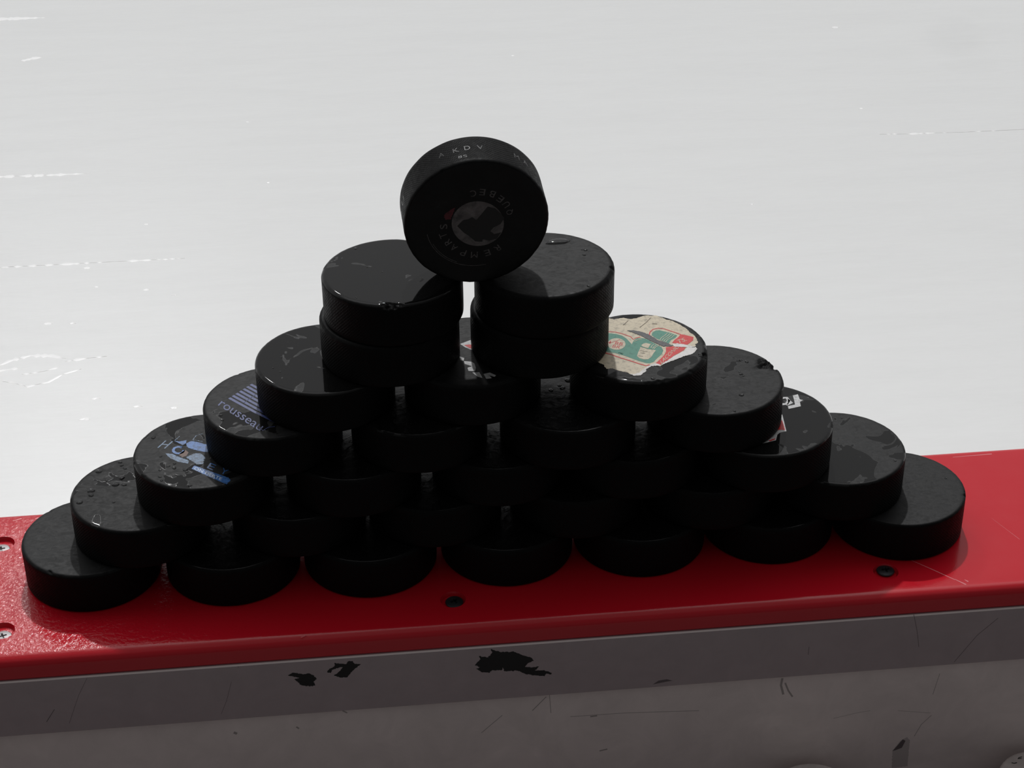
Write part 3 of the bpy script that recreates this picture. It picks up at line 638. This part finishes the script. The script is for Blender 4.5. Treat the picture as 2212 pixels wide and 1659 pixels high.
# ------------------------------------------------------------------ lidded tubs at the bottom edge
m_lid = speckled('white_lid_plastic', (0.62, 0.55, 0.53), 0.3, 120.0, 0.5, 0.85)
m_tub = speckled('tub_plastic', (0.50, 0.45, 0.44), 0.3, 120.0, 0.5, 0.85)
INK['stain'] = speckled('brown_stain', (0.27, 0.21, 0.14), 0.35, 300.0, 0.6, 0.7)


def stroke(pts, w=0.9):
    P = [Vector(p) for p in pts]; L, Rr = [], []
    for i in range(len(P)):
        t = (P[min(i + 1, len(P) - 1)] - P[max(i - 1, 0)]).normalized()
        L.append((P[i].x - t.y * w / 2, P[i].y + t.x * w / 2)); Rr.append((P[i].x + t.y * w / 2, P[i].y - t.x * w / 2))
    return L + Rr[::-1]


def tub(x, y, label, marks, stains=(), tall=1.0):
    root = bpy.data.objects.new('lidded_tub', None)
    COL.objects.link(root)
    root.location = (x * MM, y * MM, -146 * MM); root.scale = (1, 1, tall)
    root.empty_display_size = 0.02
    tag(root, label, 'tub', 'white lidded tubs at the bottom edge')

    def turned(name, prof, m):
        bm = bmesh.new(); n = 88; rows = []
        for r, z in prof:
            rows.append([bm.verts.new(((r + (0.18 if (name == 'lid' and i % 2 and 17 < z < 24) else 0)) * math.cos(2 * math.pi * i / n) * MM,
                                       (r + (0.18 if (name == 'lid' and i % 2 and 17 < z < 24) else 0)) * math.sin(2 * math.pi * i / n) * MM, z * MM)) for i in range(n)])
        for a, b in zip(rows[:-1], rows[1:]):
            for i in range(n):
                bm.faces.new((a[i], a[(i + 1) % n], b[(i + 1) % n], b[i]))
        bm.faces.new(rows[0][::-1]); bm.faces.new(rows[-1])
        bmesh.ops.recalc_face_normals(bm, faces=bm.faces)
        return from_bm(name, bm, [m], root)
    turned('body', [(21.5, 0.1), (22.8, 1.2), (23.2, 8), (23.2, 15.4), (22.0, 15.8)], m_tub)
    turned('lid', [(23.6, 15.9), (24.8, 16.4), (24.8, 23.9), (24.4, 25.1), (23.5, 25.9), (22.6, 26.0), (21.9, 25.5), (21.2, 25.35), (12, 25.3), (3, 25.3)], m_lid)
    for p in marks:
        tag(decal('marker_stroke', [('p', 'ink', 0, p)], root, lambda a, b, h: (a, b, 25.36 + h), 0.05), 'black marker stroke')
    for p in stains:
        tag(decal('stain', [('p', 'stain', 0, ragged(p, 0.5))], root, lambda a, b, h: (a, b, 25.33 + h), 0.04), 'brown stain on the lid')


tub(176.0, -104.6, 'white round lid with a bold black S squiggle and brown stain, below the front panel',
    [stroke([(-7.6, 20.4), (-9.8, 20.2), (-8.5, 19.2), (-7.4, 18.0), (-8.0, 17.0), (-10.0, 16.6), (-11.6, 16.8)])],
    [[(-4, 17.0), (0, 18.4), (5, 18.6), (9, 17.0), (12, 13), (12, 4), (-6, 4), (-7, 12)]], 1.15)
tub(311.0, -103.2, 'white round lid with faint black marks, at the bottom right corner',
    [stroke([(-5.6, 20.0), (-7.6, 19.4), (-8.6, 18.6), (-6.2, 18.6)], 0.6), stroke([(-13.2, 15.6), (-11.8, 15.0), (-10.0, 15.4)], 0.7)])

# ------------------------------------------------------------------ pucks
PR, PT = 38.1, 25.4
NICKS[(4, 3)] = [(22.0, 7.6, 1), (15.0, 5.0), (28.0, 4.6, 1)]
NICKS[(7, 0)] = [(-98.0, 3.0), (-94.0, 4.0), (-89.0, 3.4), (-85.0, 2.2)]
NICKS[(5, 2)] = [(-19, 3.2), (-24, 2.6), (-36, 1.8), (-49, 2.4), (-62, 1.6), (-74, 2.4), (-82, 2.8), (-90, 2.0), (77.5, 1.8), (70, 1.4), (40, 1.4), (58, 1.2)]
NICKS[(7, 1)] = [(-12.1, 2.8), (-9, 1.8), (-80, 1.6), (-62, 1.3)]
NICKS[(1, 6)] = [(-17.6, 2.0), (-13, 1.3)]


def puck_mesh(name, nicks=(), rim=2.2, seed=0, flats=(), wob=0.10, hi=True):
    """vulcanised rubber puck; nicks: (angle deg, size mm) bites out of the top rim;
    flats: (angle deg, depth mm) shaved chords"""
    n = 288 if hi else 96
    prof = [(PR - 9 + 0, PT)]
    prof = [(r, PT) for r in (6, 12, 18, 23, 27, 29.5, 31, 32, 33, 34, 34.8, PR - rim)]
    for i in range(1, 8):
        t = math.pi / 2 * i / 7
        prof.append((PR - rim + rim * math.sin(t), PT - rim + rim * math.cos(t)))
    zz = PT - rim
    for z in (21.5, 19.5, 17, 14, 11, 8, 5, 3.4):
        if z < zz - 0.6:
            prof.append((PR, z))
    for i in range(1, 6):
        t = math.pi / 2 * i / 5
        prof.append((PR - 1.8 + 1.8 * math.cos(t), 1.8 - 1.8 * math.sin(t)))
    prof += [(30, 0), (15, 0)]
    rnd = random.Random(seed)
    off = rnd.random() * 50
    vs, uvs = [(0, 0, PT)], [(0, PT)]
    bites = []
    for nk in nicks:
        ang, size = nk[:2]
        a = math.radians(ang)
        if len(nk) > 2:        # a bowl scooped out of the face near the rim
            bites.append((Vector((math.cos(a) * (PR - 4.0), math.sin(a) * (PR - 4.0), PT + size * 0.45)), size, Vector((math.cos(a) * 0.15, math.sin(a) * 0.15, -1)).normalized()))
            continue
        bites.append((Vector((math.cos(a) * (PR - 0.2 * size), math.sin(a) * (PR - 0.2 * size), PT + size * 0.10)), size,
                      Vector((-math.cos(a), -math.sin(a), -0.8)).normalized()))
    for r, z in prof:
        for i in range(n):
            a = 2 * math.pi * i / n
            rr = r
            if r > 34 and hi:
                rr += wob * mnoise.noise(Vector((math.cos(a) * 4 + off, math.sin(a) * 4, z * 0.08)))
                if z > 20:
                    rr += wob * 1.2 * mnoise.noise(Vector((math.cos(a) * 14 + off, math.sin(a) * 14, 7.0)))
            p = Vector((rr * math.cos(a), rr * math.sin(a), z))
            for fa, fd in flats:
                f = math.radians(fa); d = p.x * math.cos(f) + p.y * math.sin(f)
                lim = PR - fd * max(0.0, min(1.0, (z - 6) / 16))
                if d > lim and z > 6:
                    p.x -= (d - lim) * math.cos(f); p.y -= (d - lim) * math.sin(f)
            for c, s, dr in bites:
                q = p - c
                s2 = s * (0.8 + 0.35 * mnoise.noise(p * 0.6 + Vector((off, 0, 0))))
                if q.length < s2:
                    bq = q.dot(dr)
                    disc = bq * bq - (q.length_squared - s2 * s2)
                    p = p + dr * (-bq + math.sqrt(max(disc, 0.0))) * 0.8
            vs.append(tuple(p)); uvs.append((a * PR, z if r > PR - 0.5 else (PT if z > 12 else 0)))
    vs.append((0, 0, 0)); uvs.append((0, 0))
    faces, k = [], len(prof)
    for i in range(n):
        faces.append((0, 1 + i, 1 + (i + 1) % n))
    for j in range(k - 1):
        for i in range(n):
            a = 1 + j * n + i; b = 1 + j * n + (i + 1) % n
            faces.append((a, a + n, b + n, b))
    last = 1 + (k - 1) * n
    for i in range(n):
        faces.append((last + i, len(vs) - 1, last + (i + 1) % n))
    me = bpy.data.meshes.new(name)
    me.from_pydata([(x * MM, y * MM, z * MM) for x, y, z in vs], [], faces)
    uvl = me.uv_layers.new(name='side_uv')
    for p in me.polygons:
        us = [uvs[me.loops[li].vertex_index] for li in p.loop_indices]
        wrap = max(u[0] for u in us) - min(u[0] for u in us) > PR * 3
        for li, u in zip(p.loop_indices, us):
            uu = u[0] + (2 * math.pi * PR if wrap and u[0] < PR else 0)
            uvl.data[li].uv = (uu, u[1])
        p.use_smooth = True
    me.update()
    return me


m_water = mat('melt_water', (1, 1, 1), 0.03, IOR=1.4)
m_water.node_tree.nodes['Principled BSDF'].inputs['Transmission Weight'].default_value = 1.0
_drop = {}


def drop_mesh(k):
    if k in _drop:
        return _drop[k]
    rnd = random.Random(k)
    bm = bmesh.new(); n = 20; rows = []
    ph = rnd.random() * 6
    for j in range(6):
        t = math.pi / 2 * j / 6
        rows.append([bm.verts.new(tuple(c * MM for c in (math.cos(t) * math.cos(a) * (1 + 0.10 * math.sin(2 * a + ph) + 0.06 * math.sin(3 * a)),
                                                         math.cos(t) * math.sin(a) * (0.8 + 0.08 * math.cos(3 * a + ph)), 0.5 * math.sin(t) - 0.02)))
                     for a in [2 * math.pi * i / n for i in range(n)]])
    topv = bm.verts.new((0, 0, 0.48 * MM))
    for a, b in zip(rows[:-1], rows[1:]):
        for i in range(n):
            bm.faces.new((a[i], a[(i + 1) % n], b[(i + 1) % n], b[i]))
    for i in range(n):
        bm.faces.new((rows[-1][i], rows[-1][(i + 1) % n], topv))
    bm.faces.new(rows[0][::-1])
    me = bpy.data.meshes.new('water_drop'); bm.to_mesh(me); bm.free()
    for p in me.polygons:
        p.use_smooth = True
    me.materials.append(m_water)
    _drop[k] = me
    return me


def drops(parent, spots, z=PT):
    for i, (x, y, r) in enumerate(spots):
        d = math.hypot(x, y)
        lim = PR - 2.6 - r
        if d > lim:
            x, y = x * lim / d, y * lim / d
        o = bpy.data.objects.new('water_drop', drop_mesh(i % 4))
        COL.objects.link(o)
        o.parent = parent
        o.location = (x * MM, y * MM, z * MM)
        o.scale = (r, r, r * 0.9)
        o.rotation_euler = (0, 0, i * 1.7)
        tag(o, 'clear water drop')


LOOK = {  # row, place: (rim, wet, dust, nicks, flats, label)
    (1, 0): (2.2, 0.0, 1.9, (), 'dry grey-topped black puck at the left end of the bottom row'),
    (1, 1): (2.2, 0.0, 0.8, (), 'black puck in the bottom row, second from the left end'),
    (1, 2): (2.2, 0.0, 0.8, (), 'black puck in the bottom row, third from the left end, left of the dark screw'),
    (1, 3): (2.2, 0.0, 0.8, (), 'black puck in the middle of the bottom row, just behind the dark screw'),
    (1, 4): (2.2, 0.0, 0.8, (), 'black puck in the bottom row, third from the right end'),
    (1, 5): (2.2, 0.0, 0.8, (), 'black puck in the bottom row, second from the right end'),
    (1, 6): (1.8, 0.0, 1.0, (), 'dry black puck with one drop at the right end of the bottom row'),
    (2, 0): (2.4, 0.28, 0.9, (), 'black puck beaded with water drops at the left end of the second row up'),
    (2, 1): (2.2, 0.1, 1.2, (), 'black puck in the second row up, next to the wide gap'),
    (2, 2): (2.2, 0.0, 0.8, (), 'black puck in the second row up, third from its left end'),
    (2, 3): (2.2, 0.0, 0.8, (), 'black puck in the second row up, third from its right end'),
    (2, 4): (2.2, 0.0, 0.8, (), 'black puck in the second row up, second from its right end'),
    (2, 5): (1.8, 0.46, 1.6, (), 'black puck with blotchy damp top at the right end of the second row up'),
    (3, 0): (2.0, 0.52, 2.4, (), 'wet black puck with a blue hockey print and banner, left end of the third row'),
    (3, 1): (2.2, 0.2, 1.2, (), 'black puck in the third row up, second from its left end'),
    (3, 2): (2.2, 0.1, 0.8, (), 'black puck in the middle of the third row up'),
    (3, 3): (2.2, 0.0, 0.8, (), 'black puck in the third row up, second from its right end'),
    (3, 4): (1.8, 0.70, 2.0, (), 'black puck with white letters and a red scrap, right end of the third row'),
    (4, 0): (2.2, 0.34, 2.6, (), 'black puck printed with violet-blue stripes and a name, left end of the fourth row'),
    (4, 1): (2.2, 0.25, 1.0, (), 'black puck in the fourth row up, second from its left end'),
    (4, 2): (2.2, 0.2, 1.3, (), 'black puck with drops, seen in the gap left of the stickered puck'),
    (4, 3): (2.4, 0.12, 1.0, (), 'black puck with a deep bite out of its rim, right end of the fourth row'),
    (5, 0): (2.2, 0.80, 2.8, (), 'glossy wet black puck without print, left end of the fifth row'),
    (5, 1): (2.2, 0.0, 1.6, (), 'black puck with scraps of white print, under and between the two stacked pairs'),
    (5, 2): (3.2, 0.45, 1.0, (), 'black puck with a torn cream, green and red sticker'),
    (6, 0): (2.4, 0.0, 1.3, (), 'lower black puck of the left stacked pair'),
    (6, 1): (3.0, 0.0, 1.0, (), 'lower black puck of the right stacked pair'),
    (7, 0): (2.4, 0.87, 2.8, ((68.0, 2.6),), 'glossy wet upper puck of the left pair, with a chipped front rim'),
    (7, 1): (3.2, 0.12, 0.75, (), 'dull upper puck of the right pair, with a dark water blob'),
}
group_rows = {1: 'pucks in the bottom row', 2: 'pucks in the second row up', 3: 'pucks in the third row up', 4: 'pucks in the fourth row up',
              5: 'pucks in the fifth row up', 6: 'lower pucks of the stacked pairs', 7: 'upper pucks of the stacked pairs'}
plain = rubber('rubber_plain', 0.0, 3.3, 0.7, 1.0)
NAMES = {(3, 0): ('printed_logo', DEC['banner'], 'blue print with a banner reading ON FIERTE'), (4, 0): ('printed_logo', DEC['hatch'], 'violet-blue stripes and name print'),
         (5, 2): ('sticker', DEC['sticker'], 'torn cream sticker with green and red print'), (3, 4): ('printed_logo', DEC['fo'], 'white and red print'),
         (5, 1): ('printed_logo', DEC['worn'], 'worn white print')}
top_place = lambda a, b, h: (a, b, PT + h)
PUCK = {}
DAMP = {(4, 1), (4, 2), (3, 1), (2, 1)}
shared = None
for key, (rim, wet, dust, flats, label) in LOOK.items():
    row, i = key
    unseen = row < 4 and 0 < i < {1: 6, 2: 5, 3: 4}.get(row, 0)
    if unseen:
        if shared is None:
            me = puck_mesh('hockey_puck', (), 2.2, 99, (), 0.1)
            me.materials.append(plain)
            shared = bpy.data.objects.new('hockey_puck', me); COL.objects.link(shared); o = shared
        else:
            o = shared.copy(); COL.objects.link(o)
    else:
        seed = row * 10 + i
        me = puck_mesh('hockey_puck', NICKS.get(key, ()), rim, seed, flats)
        me.materials.append(rubber('rubber_%d_%d' % key, wet, seed * 0.37, dust, 1.0 if key in DAMP else 0.0))
        o = bpy.data.objects.new('hockey_puck', me); COL.objects.link(o)
    x, y = POS[key]
    o.location = (x * MM, y * MM, (row - 1) * PT * MM)
    if unseen:
        o.rotation_euler = (0, 0, i * 1.1 + row)
    tag(o, label, 'hockey puck', 'pucks stacked in a pyramid')
    PUCK[key] = o
    if key in NAMES:
        nm, items, lb = NAMES[key]
        d = decal(nm, items, o, top_place, 0.05)
        tag(d, lb)
    if key in DROPS:
        drops(o, DROPS[key])

# the big dark water blob on the upper right puck
bm = bmesh.new()
outl = [(2.99, 22.4), (4.6, 24.6), (6.5, 26.4), (9.3, 27.2), (12.5, 27.2), (15.5, 26.0), (17.0, 24.3), (15.6, 22.9), (14.1, 21.7), (10.5, 21.2), (7.2, 21.2), (4.6, 21.6)]
cx = sum(p[0] for p in outl) / len(outl); cy = sum(p[1] for p in outl) / len(outl)
rows = []
for s, h in ((1.0, 0.0), (0.95, 0.45), (0.82, 0.85), (0.6, 1.1), (0.3, 1.2)):
    rows.append([bm.verts.new(((cx + (x - cx) * s) * MM, (cy + (y - cy) * s) * MM, (PT + h - 0.02) * MM)) for x, y in outl])
n = len(outl)
for a, b in zip(rows[:-1], rows[1:]):
    for i in range(n):
        bm.faces.new((a[i], a[(i + 1) % n], b[(i + 1) % n], b[i]))
bm.faces.new(rows[-1]); bm.faces.new(rows[0][::-1])
bmesh.ops.recalc_face_normals(bm, faces=bm.faces)
o = from_bm('water_blob', bm, [m_water], PUCK[(7, 1)])
tag(o, 'dark elongated blob of water')

# ------------------------------------------------------------------ the puck standing on edge on top
X, Y, Z, TILT, PYAW = STAND
n_ = Vector((math.sin(PYAW) * math.cos(TILT), -math.cos(PYAW) * math.cos(TILT), -math.sin(TILT)))
a_ = Vector((0, 0, 1)).cross(n_).normalized(); b2 = n_.cross(a_)
Mx = Matrix((a_, b2, n_)).transposed().to_4x4()
me = puck_mesh('hockey_puck', ((118, 1.6), (-38, 1.8)), 2.2, 77, (), 0.14)
me.materials.append(rubber('rubber_standing', 0.0, 5.1, 1.5))
st = bpy.data.objects.new('hockey_puck', me); COL.objects.link(st)
Mx.translation = (Vector((X, Y, Z)) - n_ * 12.7) * MM
st.matrix_world = Mx
tag(st, 'black puck standing on its edge at the very top, with a worn round logo', 'hockey puck', 'pucks stacked in a pyramid')
d = decal('printed_logo', DEC['face'], st, top_place, 0.04)
tag(d, 'round worn grey emblem with a black figure and a red scrap')
letters = []
for ch, word, (px, py) in DEC['faceletters']:
    r = math.hypot(px, py); ux_, uy_ = px / r, py / r       # outward
    if word == 'R':   # tops outward
        up = (ux_, uy_); rt = (uy_, -ux_)
    else:             # tops inward
        up = (-ux_, -uy_); rt = (-uy_, ux_)
    hgt, wid = 3.8, (3.0 if ch != 'M' else 3.6)
    ox = px - rt[0] * wid / 2 - up[0] * hgt / 2; oy = py - rt[1] * wid / 2 - up[1] * hgt / 2
    letters.append(('t', 'facetext', 0, ch, (ox, oy, rt[0] * wid, rt[1] * wid, up[0] * hgt, up[1] * hgt)))
for r0, a0, a1 in ((26.5, 190, 285), (25.6, 205, 250)):
    pts = [(r0 * math.cos(math.radians(a)), r0 * math.sin(math.radians(a))) for a in range(a0, a1, 5)]
    letters.append(('p', 'facetext', 0, stroke(pts, 0.25)))
INK['facetext'] = speckled('worn_face_lettering', (0.13, 0.12, 0.12), 0.35, 500.0, 0.5, 0.2)
d = decal('lettering', letters, st, top_place, 0.06)
tag(d, 'faint ring lettering REMPARTS and QUEBEC')
# moulded letters on the knurled side
INK['mould'] = speckled('moulded_rubber_shine', (0.07, 0.07, 0.07), 0.3, 900.0, 0.3, 0.2)
side = []
for ch, ang, z, s in (('A', 118, 9.5, 3.8), ('K', 106, 10.2, 3.8), ('D', 97, 10.2, 3.8), ('V', 87, 10.4, 3.8), ('S', 99, 18.2, 2.4), ('8', 103, 18.2, 2.4), ('0', 183, 10, 5), ('U', 170, 10, 5), ('M', 56, 10, 4), ('A', 47, 10, 4)):
    side.append(('t', 'mould', 0, ch, (math.radians(ang) * PR, z + s, -s * 0.8, 0, 0, -s)))


def side_place(u, v, h):
    return ((PR + h) * math.cos(u / PR), (PR + h) * math.sin(u / PR), v)


for t in side:
    tag(decal('moulded_mark', [t], st, side_place, 0.10), 'faint moulded character on the knurled side')
